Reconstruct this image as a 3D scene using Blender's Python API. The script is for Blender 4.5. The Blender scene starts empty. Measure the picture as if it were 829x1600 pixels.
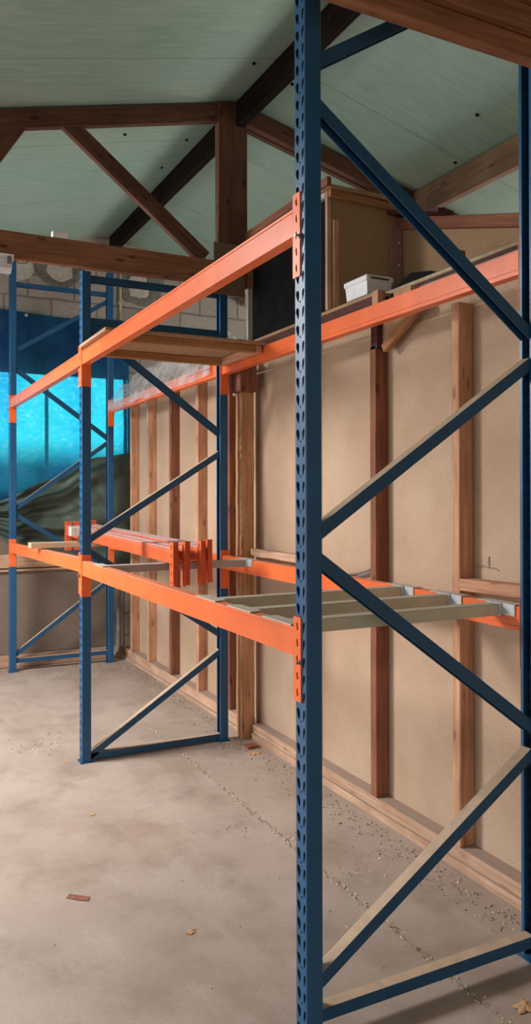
import bpy, bmesh, math, random
from mathutils import Vector, Matrix, noise
random.seed(7)
R = math.radians
scene = bpy.context.scene
COL = scene.collection

# ------------------------------------------------------------------ materials
def mat(name):
    m = bpy.data.materials.new(name); m.use_nodes = True
    nt = m.node_tree; b = nt.nodes['Principled BSDF']
    return m, nt, b
def N(nt, t, **kw):
    n = nt.nodes.new(t)
    for k, v in kw.items():
        if k in n.inputs: n.inputs[k].default_value = v
        else: setattr(n, k, v)
    return n
def ramp(nt, src, stops):
    r = nt.nodes.new('ShaderNodeValToRGB')
    e = r.color_ramp.elements
    while len(e) < len(stops): e.new(0.5)
    for i, (p, c) in enumerate(stops):
        e[i].position = p; e[i].color = (*c, 1) if len(c) == 3 else c
    nt.links.new(src, r.inputs[0]); return r.outputs[0]
def mix(nt, f, a, b, mode='MIX'):
    m = nt.nodes.new('ShaderNodeMix'); m.data_type = 'RGBA'; m.blend_type = mode
    for sock, v in ((0, f), (6, a), (7, b)):
        if hasattr(v, 'is_linked'): nt.links.new(v, m.inputs[sock])
        elif sock == 0: m.inputs[0].default_value = v
        else: m.inputs[sock].default_value = (*v, 1)
    return m.outputs[2]
def mth(nt, op, a, b=None):
    m = nt.nodes.new('ShaderNodeMath'); m.operation = op
    for i, v in enumerate((a, b)):
        if v is None: continue
        if hasattr(v, 'is_linked'): nt.links.new(v, m.inputs[i])
        else: m.inputs[i].default_value = v
    return m.outputs[0]
def coords(nt, scale=(1, 1, 1), which='Object', loc=(0, 0, 0)):
    tc = nt.nodes.new('ShaderNodeTexCoord'); mp = nt.nodes.new('ShaderNodeMapping')
    mp.inputs['Scale'].default_value = scale; mp.inputs['Location'].default_value = loc
    nt.links.new(tc.outputs[which], mp.inputs[0]); return mp.outputs[0]
def noise_tex(nt, vec, scale, detail=4, rough=.55):
    n = N(nt, 'ShaderNodeTexNoise', Scale=scale, Detail=detail, Roughness=rough)
    nt.links.new(vec, n.inputs['Vector']); return n.outputs['Fac']
def bump(nt, b, h, strength, dist=.01):
    n = N(nt, 'ShaderNodeBump', Strength=strength, Distance=dist)
    nt.links.new(h, n.inputs['Height']); nt.links.new(n.outputs[0], b.inputs['Normal'])
def upfac(nt, lo, hi):
    g = nt.nodes.new('ShaderNodeNewGeometry'); s = nt.nodes.new('ShaderNodeSeparateXYZ')
    nt.links.new(g.outputs['Normal'], s.inputs[0])
    return ramp(nt, s.outputs[2], [(lo, (0, 0, 0)), (hi, (1, 1, 1))])

def wood(name, dark, light, knots=.5, rough=.75, gscale=1.0, dirt=.35, spec=.3, dust=0):
    m, nt, b = mat(name); b.inputs['Specular IOR Level'].default_value = spec
    oi = nt.nodes.new('ShaderNodeObjectInfo')
    tc = nt.nodes.new('ShaderNodeTexCoord'); ad = nt.nodes.new('ShaderNodeVectorMath'); ad.operation = 'ADD'
    ml = nt.nodes.new('ShaderNodeVectorMath'); ml.operation = 'SCALE'; ml.inputs[0].default_value = (7, 3, 11)
    nt.links.new(oi.outputs['Random'], ml.inputs['Scale'])
    nt.links.new(tc.outputs['Object'], ad.inputs[0]); nt.links.new(ml.outputs[0], ad.inputs[1])
    mp = nt.nodes.new('ShaderNodeMapping'); mp.inputs['Scale'].default_value = (28*gscale, 28*gscale, 1.6*gscale)
    nt.links.new(ad.outputs[0], mp.inputs[0])
    g = noise_tex(nt, mp.outputs[0], 1.6, 6, .62)
    big = noise_tex(nt, ad.outputs[0], 3.5, 3)
    c = ramp(nt, g, [(.3, dark), (.68, light)])
    c = mix(nt, ramp(nt, big, [(.38, (dirt,)*3), (.62, (0, 0, 0))]), c, tuple(x*.55 for x in dark))
    v = N(nt, 'ShaderNodeTexVoronoi', Scale=1.0)
    mp2 = nt.nodes.new('ShaderNodeMapping'); mp2.inputs['Scale'].default_value = (14, 14, 5)
    nt.links.new(ad.outputs[0], mp2.inputs[0]); nt.links.new(mp2.outputs[0], v.inputs['Vector'])
    k = ramp(nt, v.outputs['Distance'], [(.10, (knots,)*3), (.2, (0, 0, 0))])
    c = mix(nt, k, c, tuple(x*.35 for x in dark))
    if dust:
        f = mth(nt, 'MULTIPLY', upfac(nt, .6, .85), ramp(nt, noise_tex(nt, tc.outputs['Object'], 18, 4), [(.3, (dust*.6,)*3), (.6, (dust,)*3)]))
        c = mix(nt, f, c, (.34, .27, .225))
    nt.links.new(c, b.inputs['Base Color']); b.inputs['Roughness'].default_value = rough
    bump(nt, b, g, .25, .004)
    return m

def paint(name, col, rough=.38, dust=(.54, .385, .255), dustamt=.0, chips=.35, var=.12, chipcol=(.30, .29, .28), spec=.4):
    m, nt, b = mat(name); b.inputs['Specular IOR Level'].default_value = spec
    v = coords(nt)
    n1 = noise_tex(nt, v, 5, 4)
    c = mix(nt, ramp(nt, n1, [(.35, (0, 0, 0)), (.7, (1, 1, 1))]), tuple(x*(1-var) for x in col), tuple(min(1, x*(1+var)) for x in col))
    n2 = noise_tex(nt, v, 38, 5, .7)
    c = mix(nt, ramp(nt, n2, [(.70, (0, 0, 0)), (.76, (chips,)*3)]), c, chipcol)
    if dustamt:
        n3 = noise_tex(nt, v, 22, 4)
        f = mth(nt, 'MULTIPLY', upfac(nt, .45, .8), ramp(nt, n3, [(.25, (dustamt*.75,)*3), (.6, (dustamt,)*3)]))
        c = mix(nt, f, c, dust)
        r = mth(nt, 'ADD', mth(nt, 'MULTIPLY', f, .5), rough); nt.links.new(r, b.inputs['Roughness'])
    else:
        b.inputs['Roughness'].default_value = rough
    nt.links.new(c, b.inputs['Base Color'])
    return m

def plain(name, col, rough=.6, metal=0, nscale=12, var=.15, bumpamt=0):
    m, nt, b = mat(name); v = coords(nt)
    n = noise_tex(nt, v, nscale, 5)
    nt.links.new(ramp(nt, n, [(.3, tuple(x*(1-var) for x in col)), (.7, tuple(min(1, x*(1+var)) for x in col))]), b.inputs['Base Color'])
    b.inputs['Roughness'].default_value = rough; b.inputs['Metallic'].default_value = metal
    if bumpamt: bump(nt, b, n, bumpamt, .005)
    return m

BLUE = paint('blue_rack_paint', (.016, .088, .200), .36, dustamt=.0, chips=.5, chipcol=(.16, .22, .28))
BLUE_DUST = paint('dusty_blue_rack_paint', (.014, .074, .160), .42, dustamt=.95, chips=.3, chipcol=(.14, .19, .24))
ORANGE = paint('orange_rack_paint', (.78, .150, .040), .36, dust=(.62, .30, .20), dustamt=.55, chips=.12, chipcol=(.5, .3, .22), spec=.3)
ORANGE_WORN = paint('worn_orange_paint', (.58, .100, .028), .5, dust=(.46, .38, .39), dustamt=1.0, chips=.9, chipcol=(.13, .06, .04), var=.25)
BAR = paint('olive_grey_steel', (.52, .475, .35), .5, dust=(.50, .45, .37), dustamt=.8, chips=.2)
GREYBAR = paint('grey_steel_bar', (.34, .32, .30), .5, dust=(.52, .47, .45), dustamt=.85, chips=.2)
GALV = plain('galvanised_steel', (.55, .58, .60), .42, .45, 30, .15)
STEEL = plain('bare_bolt_steel', (.35, .32, .28), .4, .8)
TRUSS = wood('dark_brown_truss_timber', (.075, .031, .017), (.17, .075, .042), .8)
TRUSS2 = wood('orange_brown_chord_timber', (.19, .078, .040), (.38, .165, .085), .8, dirt=.25)
RIDGE = wood('blackened_ridge_timber', (.006, .0045, .0035), (.022, .014, .010), .6, rough=.95, spec=.05)
PURLIN = wood('grey_brown_purlin', (.15, .082, .045), (.29, .17, .10), .6)
STUD = wood('pale_pine_stud', (.40, .185, .095), (.72, .41, .25), .6)
POST = wood('bright_pine_post', (.36, .165, .075), (.66, .36, .19), .5, dirt=.25)
STUDRED = wood('reddish_stud', (.17, .058, .030), (.32, .13, .075), .7)
STUDDK = wood('dark_red_timber', (.055, .018, .014), (.12, .045, .035), .5)
SOLE = wood('dusty_sole_plate', (.40, .23, .14), (.63, .415, .285), .4, dust=.95)
PLANK = wood('fresh_pine_plank', (.50, .33, .20), (.70, .52, .35), .3)
BATTEN = wood('brown_batten', (.28, .125, .05), (.46, .235, .10), .4)
WHITEWOOD = wood('whitewashed_strip', (.42, .38, .33), (.66, .62, .57), .3)

def panel_mat(name, a, bcol, speck=.25):
    m, nt, b = mat(name); v = coords(nt)
    n1 = noise_tex(nt, v, 1.3, 5, .6); n2 = noise_tex(nt, v, 150, 3, .7); n3 = noise_tex(nt, v, 26, 6, .75)
    c = mix(nt, ramp(nt, n1, [(.35, (0, 0, 0)), (.68, (1, 1, 1))]), a, bcol)
    c = mix(nt, ramp(nt, n2, [(.40, (min(1, speck*1.7),)*3), (.6, (0, 0, 0))]), c, tuple(x*.6 for x in a))
    c = mix(nt, ramp(nt, n3, [(.685, (0, 0, 0)), (.73, (.55, .55, .55))]), c, (.16, .085, .05))
    nt.links.new(c, b.inputs['Base Color']); b.inputs['Roughness'].default_value = .8
    b.inputs['Specular IOR Level'].default_value = .25
    bump(nt, b, n2, .15, .002)
    return m
PANEL = panel_mat('tan_hardboard', (.455, .31, .205), (.60, .44, .315))
PANEL2 = panel_mat('brown_hardboard', (.37, .225, .125), (.47, .30, .17), .35)
PANELGREY = panel_mat('grimy_hardboard', (.20, .155, .12), (.27, .21, .165), .4)
CARD = panel_mat('brown_cardboard', (.17, .105, .065), (.22, .14, .09), .2)
CHIP = panel_mat('chipboard', (.44, .27, .16), (.58, .38, .24), .7)

def concrete():
    m, nt, b = mat('dusty_concrete'); v = coords(nt)
    n1 = noise_tex(nt, v, .75, 6, .6); n2 = noise_tex(nt, v, 3.2, 7, .68); n3 = noise_tex(nt, v, 120, 3, .7)
    vs = coords(nt, (2.2, .8, 1)); n4 = noise_tex(nt, vs, 2.6, 6, .62)
    c = mix(nt, ramp(nt, n1, [(.34, (0, 0, 0)), (.66, (1, 1, 1))]), (.33, .260, .212), (.465, .388, .335))
    c = mix(nt, ramp(nt, n2, [(.32, (.7,)*3), (.52, (0, 0, 0))]), c, (.25, .195, .155))
    c = mix(nt, ramp(nt, n4, [(.55, (0, 0, 0)), (.75, (.55,)*3)]), c, (.50, .43, .385))
    c = mix(nt, ramp(nt, n3, [(.3, (.35,)*3), (.5, (0, 0, 0))]), c, (.19, .145, .11))
    n5 = noise_tex(nt, coords(nt, (1, 1, 1), 'Object', (4, 2, 0)), 1.4, 4)
    c = mix(nt, ramp(nt, n5, [(.58, (0, 0, 0)), (.72, (.4,)*3)]), c, (.34, .215, .16))
    nt.links.new(c, b.inputs['Base Color'])
    r = ramp(nt, n2, [(.3, (.55,)*3), (.7, (.8,)*3)]); nt.links.new(r, b.inputs['Roughness'])
    b.inputs['Specular IOR Level'].default_value = .35
    bump(nt, b, n2, .12, .01)
    return m
FLOOR = concrete()

def roofboard():
    m, nt, b = mat('mint_green_roof_board')
    v = coords(nt, (1.6, 14, 6)); g = noise_tex(nt, v, 2.2, 7, .72)
    v2 = coords(nt); big = noise_tex(nt, v2, .8, 4); sp = noise_tex(nt, v2, 45, 5, .75)
    c = ramp(nt, g, [(.28, (.195, .310, .245)), (.6, (.285, .405, .330))])
    c = mix(nt, ramp(nt, big, [(.40, (0, 0, 0)), (.66, (.55,)*3)]), c, (.345, .415, .345))
    c = mix(nt, ramp(nt, sp, [(.70, (0, 0, 0)), (.78, (.65,)*3)]), c, (.05, .06, .045))
    mz = noise_tex(nt, coords(nt, (1, 2.5, 1)), 1.7, 5)
    c = mix(nt, ramp(nt, mz, [(.58, (0, 0, 0)), (.74, (.6,)*3)]), c, (.17, .27, .17))
    bt = N(nt, 'ShaderNodeTexBrick', Scale=1.0); bt.offset = 0
    bt.inputs['Mortar Size'].default_value = .006; bt.inputs['Mortar Smooth'].default_value = .2
    bt.inputs['Brick Width'].default_value = 40; bt.inputs['Row Height'].default_value = 1.2
    bt.inputs['Color1'].default_value = bt.inputs['Color2'].default_value = (0, 0, 0, 1); bt.inputs['Mortar'].default_value = (1, 1, 1, 1)
    sx = nt.nodes.new('ShaderNodeMapping'); sx.inputs['Rotation'].default_value = (0, 0, 0); sx.inputs['Location'].default_value = (15, .25, 0)
    nt.links.new(v2, sx.inputs[0]); nt.links.new(sx.outputs[0], bt.inputs['Vector'])
    c = mix(nt, mth(nt, 'MULTIPLY', bt.outputs['Color'], .5), c, (.12, .17, .12))
    nt.links.new(c, b.inputs['Base Color']); b.inputs['Roughness'].default_value = .7
    bump(nt, b, g, .2, .004)
    return m
ROOF = roofboard()

def blockwork():
    m, nt, b = mat('grey_block_wall')
    tc = nt.nodes.new('ShaderNodeTexCoord'); s = nt.nodes.new('ShaderNodeSeparateXYZ'); cb = nt.nodes.new('ShaderNodeCombineXYZ')
    nt.links.new(tc.outputs['Object'], s.inputs[0]); nt.links.new(s.outputs[0], cb.inputs[0]); nt.links.new(s.outputs[2], cb.inputs[1])
    wob = N(nt, 'ShaderNodeTexNoise', Scale=5.0); nt.links.new(tc.outputs['Object'], wob.inputs['Vector'])
    vm = nt.nodes.new('ShaderNodeVectorMath'); vm.operation = 'MULTIPLY_ADD'; vm.inputs[1].default_value = (.03, .03, .03)
    nt.links.new(wob.outputs['Color'], vm.inputs[0]); nt.links.new(cb.outputs[0], vm.inputs[2])
    bt = N(nt, 'ShaderNodeTexBrick', Scale=1.0)
    bt.inputs['Brick Width'].default_value = .45; bt.inputs['Row Height'].default_value = .225
    bt.inputs['Mortar Size'].default_value = .012; bt.inputs['Mortar Smooth'].default_value = .3; bt.inputs['Bias'].default_value = -.2
    bt.inputs['Color1'].default_value = (.34, .29, .25, 1); bt.inputs['Color2'].default_value = (.43, .37, .315, 1); bt.inputs['Mortar'].default_value = (.20, .17, .145, 1)
    nt.links.new(vm.outputs[0], bt.inputs['Vector'])
    n = noise_tex(nt, tc.outputs['Object'], 34, 6, .7)
    c = mix(nt, ramp(nt, n, [(.3, (.5,)*3), (.55, (0, 0, 0))]), bt.outputs['Color'], (.19, .16, .14))
    nt.links.new(c, b.inputs['Base Color']); b.inputs['Roughness'].default_value = .9
    bump(nt, b, mth(nt, 'SUBTRACT', n, bt.outputs['Fac']), .5, .01)
    return m
BLOCK = blockwork()
MORTAR = plain('pale_mortar', (.50, .45, .39), .9, 0, 25, .2, .6)
MORTARDK = plain('dark_mortar_smear', (.17, .16, .135), .9, 0, 25, .3, .6)

def tarp(name, col, trans, tint, wr=60, rough=.45):
    m = bpy.data.materials.new(name); m.use_nodes = True; nt = m.node_tree
    b = nt.nodes['Principled BSDF']; out = nt.nodes['Material Output']
    v = coords(nt)
    n = noise_tex(nt, v, 2.2, 4); n2 = noise_tex(nt, v, wr*.35, 6, .6)
    cc = ramp(nt, n, [(.3, tuple(x*.75 for x in col)), (.7, tuple(min(1, x*1.2) for x in col))])
    nt.links.new(cc, b.inputs['Base Color']); b.inputs['Roughness'].default_value = rough
    bump(nt, b, n2, .35, .015)
    if trans:
        t = nt.nodes.new('ShaderNodeBsdfTranslucent')
        big = noise_tex(nt, coords(nt, (1.3, 1, .35)), 1.6, 3); cr = noise_tex(nt, coords(nt, (1, 1, 1.6)), 17, 7, .72)  # uneven backlight and wrinkle glints painted into the translucent colour
        tc_ = mix(nt, ramp(nt, big, [(.38, (0, 0, 0)), (.62, (1, 1, 1))]), (.012, .40, .78), tint)
        tc_ = mix(nt, ramp(nt, cr, [(.52, (0, 0, 0)), (.72, (.75,)*3)]), tc_, (.22, .80, .86))
        tc_ = mix(nt, ramp(nt, cr, [(.28, (.6,)*3), (.42, (0, 0, 0))]), tc_, (.01, .42, .62))
        nt.links.new(tc_, t.inputs['Color'])
        ms = nt.nodes.new('ShaderNodeMixShader'); ms.inputs[0].default_value = trans
        nt.links.new(b.outputs[0], ms.inputs[1]); nt.links.new(t.outputs[0], ms.inputs[2]); nt.links.new(ms.outputs[0], out.inputs[0])
    return m
TARPBLUE = tarp('blue_polythene_tarpaulin', (.006, .042, .15), .5, (.03, .66, .84))
TARPGREEN = tarp('dark_green_tarpaulin', (.085, .120, .098), 0, (0, 0, 0), 90, .5)
TARPHEM = plain('black_hem', (.012, .014, .016), .6)
def polythene():
    m = bpy.data.materials.new('clear_polythene'); m.use_nodes = True; nt = m.node_tree
    b = nt.nodes['Principled BSDF']; out = nt.nodes['Material Output']
    b.inputs['Base Color'].default_value = (.62, .60, .58, 1); b.inputs['Roughness'].default_value = .22
    v = coords(nt); n = noise_tex(nt, v, 16, 5, .65); bump(nt, b, n, .5, .02)
    t = nt.nodes.new('ShaderNodeBsdfTransparent'); t.inputs[0].default_value = (.93, .93, .93, 1)
    ms = nt.nodes.new('ShaderNodeMixShader')
    f = ramp(nt, noise_tex(nt, v, 7, 4), [(.3, (.16,)*3), (.7, (.62,)*3)])
    nt.links.new(f, ms.inputs[0])
    nt.links.new(t.outputs[0], ms.inputs[1]); nt.links.new(b.outputs[0], ms.inputs[2]); nt.links.new(ms.outputs[0], out.inputs[0])
    return m
POLY = polythene()
BLACK = plain('black_board', (.006, .006, .006), .8, 0, 9, .6)
BLACK.node_tree.nodes['Principled BSDF'].inputs['Specular IOR Level'].default_value = .12
WHITEPL = plain('white_plastic', (.80, .81, .82), .4, 0, 20, .06)
DIFF = plain('frosted_diffuser', (.50, .56, .60), .3, 0, 20, .06)
GREYWD = plain('greyed_white_block', (.55, .54, .49), .7, 0, 30, .12)
PIPE = plain('beige_pipe', (.47, .37, .23), .55, 0, 30, .2)
PLATE = plain('mauve_brown_plate', (.30, .19, .17), .55, 0, 20, .15)
CABLE = plain('grey_cable', (.20, .18, .16), .5)
CONDUIT = plain('yellowed_conduit', (.40, .33, .19), .6, 0, 20, .2)
PIPEGREY = plain('dirty_grey_pipe', (.24, .22, .20), .6, 0, 20, .3)
DIRT = plain('dirt_crumbs', (.55, .47, .36), .95, 0, 60, .6)
LITTER = plain('dark_leaf_litter', (.17, .115, .08), .95, 0, 60, .6)
LEAF = plain('dry_leaf', (.52, .31, .16), .8, 0, 40, .25)
RUST = plain('rust_brown_fragment', (.22, .085, .055), .85, 0, 40, .3)
DARKBIT = plain('dark_inked_strip', (.06, .06, .06), .6)
GROUND = plain('yard_gravel', (.36, .34, .31), .95, 0, 3, .2)
GAP = plain('dirt_filled_joint', (.22, .17, .125), 1, 0, 40, .4)

# ------------------------------------------------------------------ object helpers
def tag(o, label=None, cat=None, group=None, kind=None):
    for k, v in (('label', label), ('category', cat), ('group', group), ('kind', kind)):
        if v: o[k] = v
    return o
def empty(name, loc, label, cat, group=None, kind=None):
    o = bpy.data.objects.new(name, None); COL.objects.link(o); o.location = loc; o.empty_display_size = .1
    return tag(o, label, cat, group, kind)
def wloc(o):
    v = Vector(o.location)
    return v + (wloc(o.parent) if o.parent else Vector())
def put(name, bm, m, parent=None, origin=None, smooth=False, rot=None):
    """bm is in world coordinates (or local to origin when rot is given)"""
    if rot is None:
        if origin is None:
            if parent: origin = wloc(parent)
            else:
                xs = [v.co for v in bm.verts]
                origin = Vector(((min(c.x for c in xs)+max(c.x for c in xs))/2, (min(c.y for c in xs)+max(c.y for c in xs))/2, min(c.z for c in xs)))
        origin = Vector(origin)
        for v in bm.verts: v.co -= origin
    me = bpy.data.meshes.new(name); bm.to_mesh(me); bm.free()
    me.materials.append(m)
    if smooth: me.polygons.foreach_set('use_smooth', [True]*len(me.polygons))
    o = bpy.data.objects.new(name, me); COL.objects.link(o)
    o.location = Vector(origin) - (wloc(parent) if parent else Vector())
    if rot is not None: o.rotation_euler = rot
    if parent: o.parent = parent
    return o
def bx(bm, x0, x1, y0, y1, z0, z1, bev=0):
    vs = [bm.verts.new((x, y, z)) for x in (x0, x1) for y in (y0, y1) for z in (z0, z1)]
    fs = [bm.faces.new([vs[i] for i in f]) for f in ((0, 1, 3, 2), (4, 6, 7, 5), (0, 4, 5, 1), (2, 3, 7, 6), (0, 2, 6, 4), (1, 5, 7, 3))]
    if bev:
        es = list({e for f in fs for e in f.edges})
        bmesh.ops.bevel(bm, geom=es, offset=bev, segments=1, affect='EDGES')
    return vs
def box(name, x0, x1, y0, y1, z0, z1, m, parent=None, bev=.002):
    bm = bmesh.new(); bx(bm, x0, x1, y0, y1, z0, z1, bev); return put(name, bm, m, parent)
def frame_rot(p0, p1, up=(0, 0, 1)):
    z = (Vector(p1)-Vector(p0)).normalized(); u = Vector(up)
    x = u.cross(z)
    if x.length < 1e-4: x = Vector((1, 0, 0))
    x.normalize(); y = z.cross(x)
    return Matrix((x, y, z)).transposed()
def timber(name, p0, p1, w, h, m, parent=None, up=(0, 0, 1), bev=.003, wane=0.0):
    """sawn timber from p0 to p1 with its grain along its length; w is level width, h is depth along up"""
    p0, p1 = Vector(p0), Vector(p1); L = (p1-p0).length
    bm = bmesh.new(); n = max(2, int(L/.08)) if wane else 1
    rings = []
    for i in range(n+1):
        z = L*i/n; r = []
        for k, (sx, sy) in enumerate(((-1, -1), (1, -1), (1, 1), (-1, 1))):
            j = wane*noise.noise(Vector((p0.x*3+k*7.1, p0.y*5, z*6)))
            r.append(bm.verts.new((sx*(w/2)+j, sy*(h/2)+j*.7, z)))
        rings.append(r)
    for a, b in zip(rings, rings[1:]):
        for k in range(4): bm.faces.new((a[k], a[(k+1) % 4], b[(k+1) % 4], b[k]))
    bm.faces.new(rings[0][::-1]); bm.faces.new(rings[-1])
    if bev and not wane: bmesh.ops.bevel(bm, geom=bm.edges[:], offset=bev, segments=1, affect='EDGES')
    rot = frame_rot(p0, p1, up).to_euler()
    return put(name, bm, m, parent, origin=p0, rot=rot)
def tube(bm, pts, r, seg=8, cap=True):
    pts = [Vector(p) for p in pts]; rings = []; prev = None
    for i, p in enumerate(pts):
        t = (pts[min(i+1, len(pts)-1)]-pts[max(i-1, 0)]).normalized()
        a = prev if prev is not None else (Vector((0, 0, 1)) if abs(t.z) < .9 else Vector((1, 0, 0)))
        x = (a - t*a.dot(t)).normalized(); prev = x; y = t.cross(x)
        rings.append([bm.verts.new(p + x*r*math.cos(2*math.pi*k/seg) + y*r*math.sin(2*math.pi*k/seg)) for k in range(seg)])
    for a, b in zip(rings, rings[1:]):
        for k in range(seg): bm.faces.new((a[k], a[(k+1) % seg], b[(k+1) % seg], b[k]))
    if cap: bm.faces.new(rings[0][::-1]); bm.faces.new(rings[-1])
def extr(bm, prof, a, b, axis='y'):
    """extrude a closed profile of (u,v) from a to b along an axis; u,v are the other two axes in xyz order"""
    def P(u, v, t): return {'y': (u, t, v), 'x': (t, u, v), 'z': (u, v, t)}[axis]
    A = [bm.verts.new(P(u, v, a)) for u, v in prof]; B = [bm.verts.new(P(u, v, b)) for u, v in prof]
    n = len(prof)
    for i in range(n): bm.faces.new((A[i], A[(i+1) % n], B[(i+1) % n], B[i]))
    bm.faces.new(A[::-1]); bm.faces.new(B)
    bmesh.ops.recalc_face_normals(bm, faces=bm.faces[:])

def holed_strip(bm, y0, y1, z0, z1, holes, X=0.0):
    """rectangle in the plane x=X with polygonal holes (lists of (y,z))"""
    edges = []
    def loop(pts):
        vs = [bm.verts.new((X, y, z)) for y, z in pts]
        for i in range(len(vs)): edges.append(bm.edges.new((vs[i], vs[(i+1) % len(vs)])))
    loop([(y0, z0), (y1, z0), (y1, z1), (y0, z1)])
    for h in holes: loop(h)
    bmesh.ops.triangle_fill(bm, use_beauty=True, use_dissolve=False, edges=edges)
def teardrop(cy, cz, w, h, slant):
    pts = []
    for i in range(10):
        a = 2*math.pi*i/10
        y = math.cos(a)*w/2; z = math.sin(a)*h/2
        y *= (1.0 + .55*(z/(h/2)))*.72
        pts.append((cy + y + slant*z, cz + z))
    return pts

# ------------------------------------------------------------------ measured layout (metres)
Lb = 2.78; W = .068; D_ = .057; DEP = .984
Y1, Y2, Y3 = 0.0, 2.78, 5.544
UP_T, UP_B, LO_T, LO_B = 2.546, 2.459, 1.246, 1.158

# ---- pallet racking frames
_up = {}
def upright_mesh(h):
    if h in _up: return _up[h]
    bm = bmesh.new(); p = .0533; n = int(h/p)
    for i in range(n):
        z = i*p; zz = h if i == n-1 else z+p
        holes = [teardrop(W*.70, z+p*.5, .0255, .036, .17), teardrop(W*.22, z+p*.5, .0155, .037, -.13)]
        if i % 2 == 0: holes.append([(W*.47+.0035*math.cos(a), z+p*.12+.0045*math.sin(a)) for a in [k*math.pi/3 for k in range(6)]])
        holed_strip(bm, 0.004, W-.004, z, zz, holes)
    def quad(a, b):
        v = [bm.verts.new((*a, 0)), bm.verts.new((*b, 0)), bm.verts.new((*b, h)), bm.verts.new((*a, h))]; bm.faces.new(v)
    path_a = [(0, .004), (.0012, .0012), (.004, 0), (D_-.003, 0), (D_, .003), (D_, .016)]
    for a, b in zip(path_a, path_a[1:]):
        quad(a, b); quad((a[0], W-a[1]), (b[0], W-b[1]))
    bmesh.ops.remove_doubles(bm, verts=bm.verts[:], dist=.0002)
    bmesh.ops.recalc_face_normals(bm, faces=bm.faces[:])
    ext = [f for f in bm.faces if abs(f.normal.x) > .9 and f.calc_center_median().x < .001]
    if ext and ext[0].normal.x > 0: bmesh.ops.reverse_faces(bm, faces=bm.faces[:])
    me = bpy.data.meshes.new('upright'); bm.to_mesh(me); bm.free(); me.materials.append(BLUE)
    _up[h] = me; return me
def upright(root, h, back):
    o = bpy.data.objects.new('upright', upright_mesh(h)); COL.objects.link(o); o.parent = root
    if back: o.location = (DEP, W, 0); o.rotation_euler = (0, 0, math.pi)
    s = o.modifiers.new('sheet', 'SOLIDIFY'); s.thickness = .0022; s.offset = -1
    x0, x1 = (DEP-D_-.02, DEP+.012) if back else (-.012, D_+.02)
    bm = bmesh.new(); bx(bm, x0, x1, -.012, W+.012, 0, .005)
    for bxx in (x0+.012, x1-.012):
        tube(bm, [(bxx, -.004, .003), (bxx, -.004, .013)], .007, 6)
    b = put('base_plate', bm, BLUE, None, origin=(0, 0, 0)); b.parent = o
    if back: b.location = (DEP, W, 0); b.rotation_euler = (0, 0, -math.pi)
def channel(name, root, z0, z1, x0=.050, x1=DEP-.050, h=.040, wy=.042, m=BLUE_DUST):
    """bracing channel between the two uprights, open on its underside"""
    p0, p1 = Vector((x0, W/2, z0)), Vector((x1, W/2, z1)); L = (p1-p0).length
    bm = bmesh.new(); t = .0035; a = wy/2; b = h/2
    prof = [(-a, -b), (-a+t, -b), (-a+t, b-t), (a-t, b-t), (a-t, -b), (a, -b), (a, b), (-a, b)]
    extr(bm, prof, 0, L, 'z')
    # local x = level (-Y..+Y), local y = up
    z = (p1-p0).normalized(); x = Vector((0, 1, 0)); y = z.cross(x)
    if y.z < 0: x = -x; y = z.cross(x)
    rot = Matrix((x, y, z)).transposed().to_euler()
    o = put(name, bm, m, None, origin=p0, rot=rot); o.parent = root
    return o
def rack_frame(y, h, horiz, diag, label):
    r = empty('rack_frame', (0, y, 0), label, 'rack frame', 'blue upright frames of the pallet racking')
    upright(r, h, False); upright(r, h, True)
    for z in horiz: channel('horizontal_brace', r, z, z)
    for a, b in diag: channel('diagonal_brace', r, a, b)
    return r
F1 = rack_frame(Y1, 3.95, [.066], [(.165, .735), (1.462, .825), (1.535, 2.125), (2.855, 2.225), (2.985, 3.56)],
                'nearest blue perforated rack frame, its tall upright running the full height in front')
F2 = rack_frame(Y2, 3.04, [.030, 2.735, 3.00], [(.030, .600), (1.30, .715), (1.375, 1.930), (2.70, 2.065)],
                'middle blue rack frame with two top rails, its foot on open floor')
F3 = rack_frame(Y3, 3.85, [.100, 3.625], [(.155, .800), (1.465, .920), (1.520, 2.165), (2.835, 2.205), (3.0, 3.56)],
                'farthest blue rack frame standing in front of the blue tarpaulin')

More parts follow.
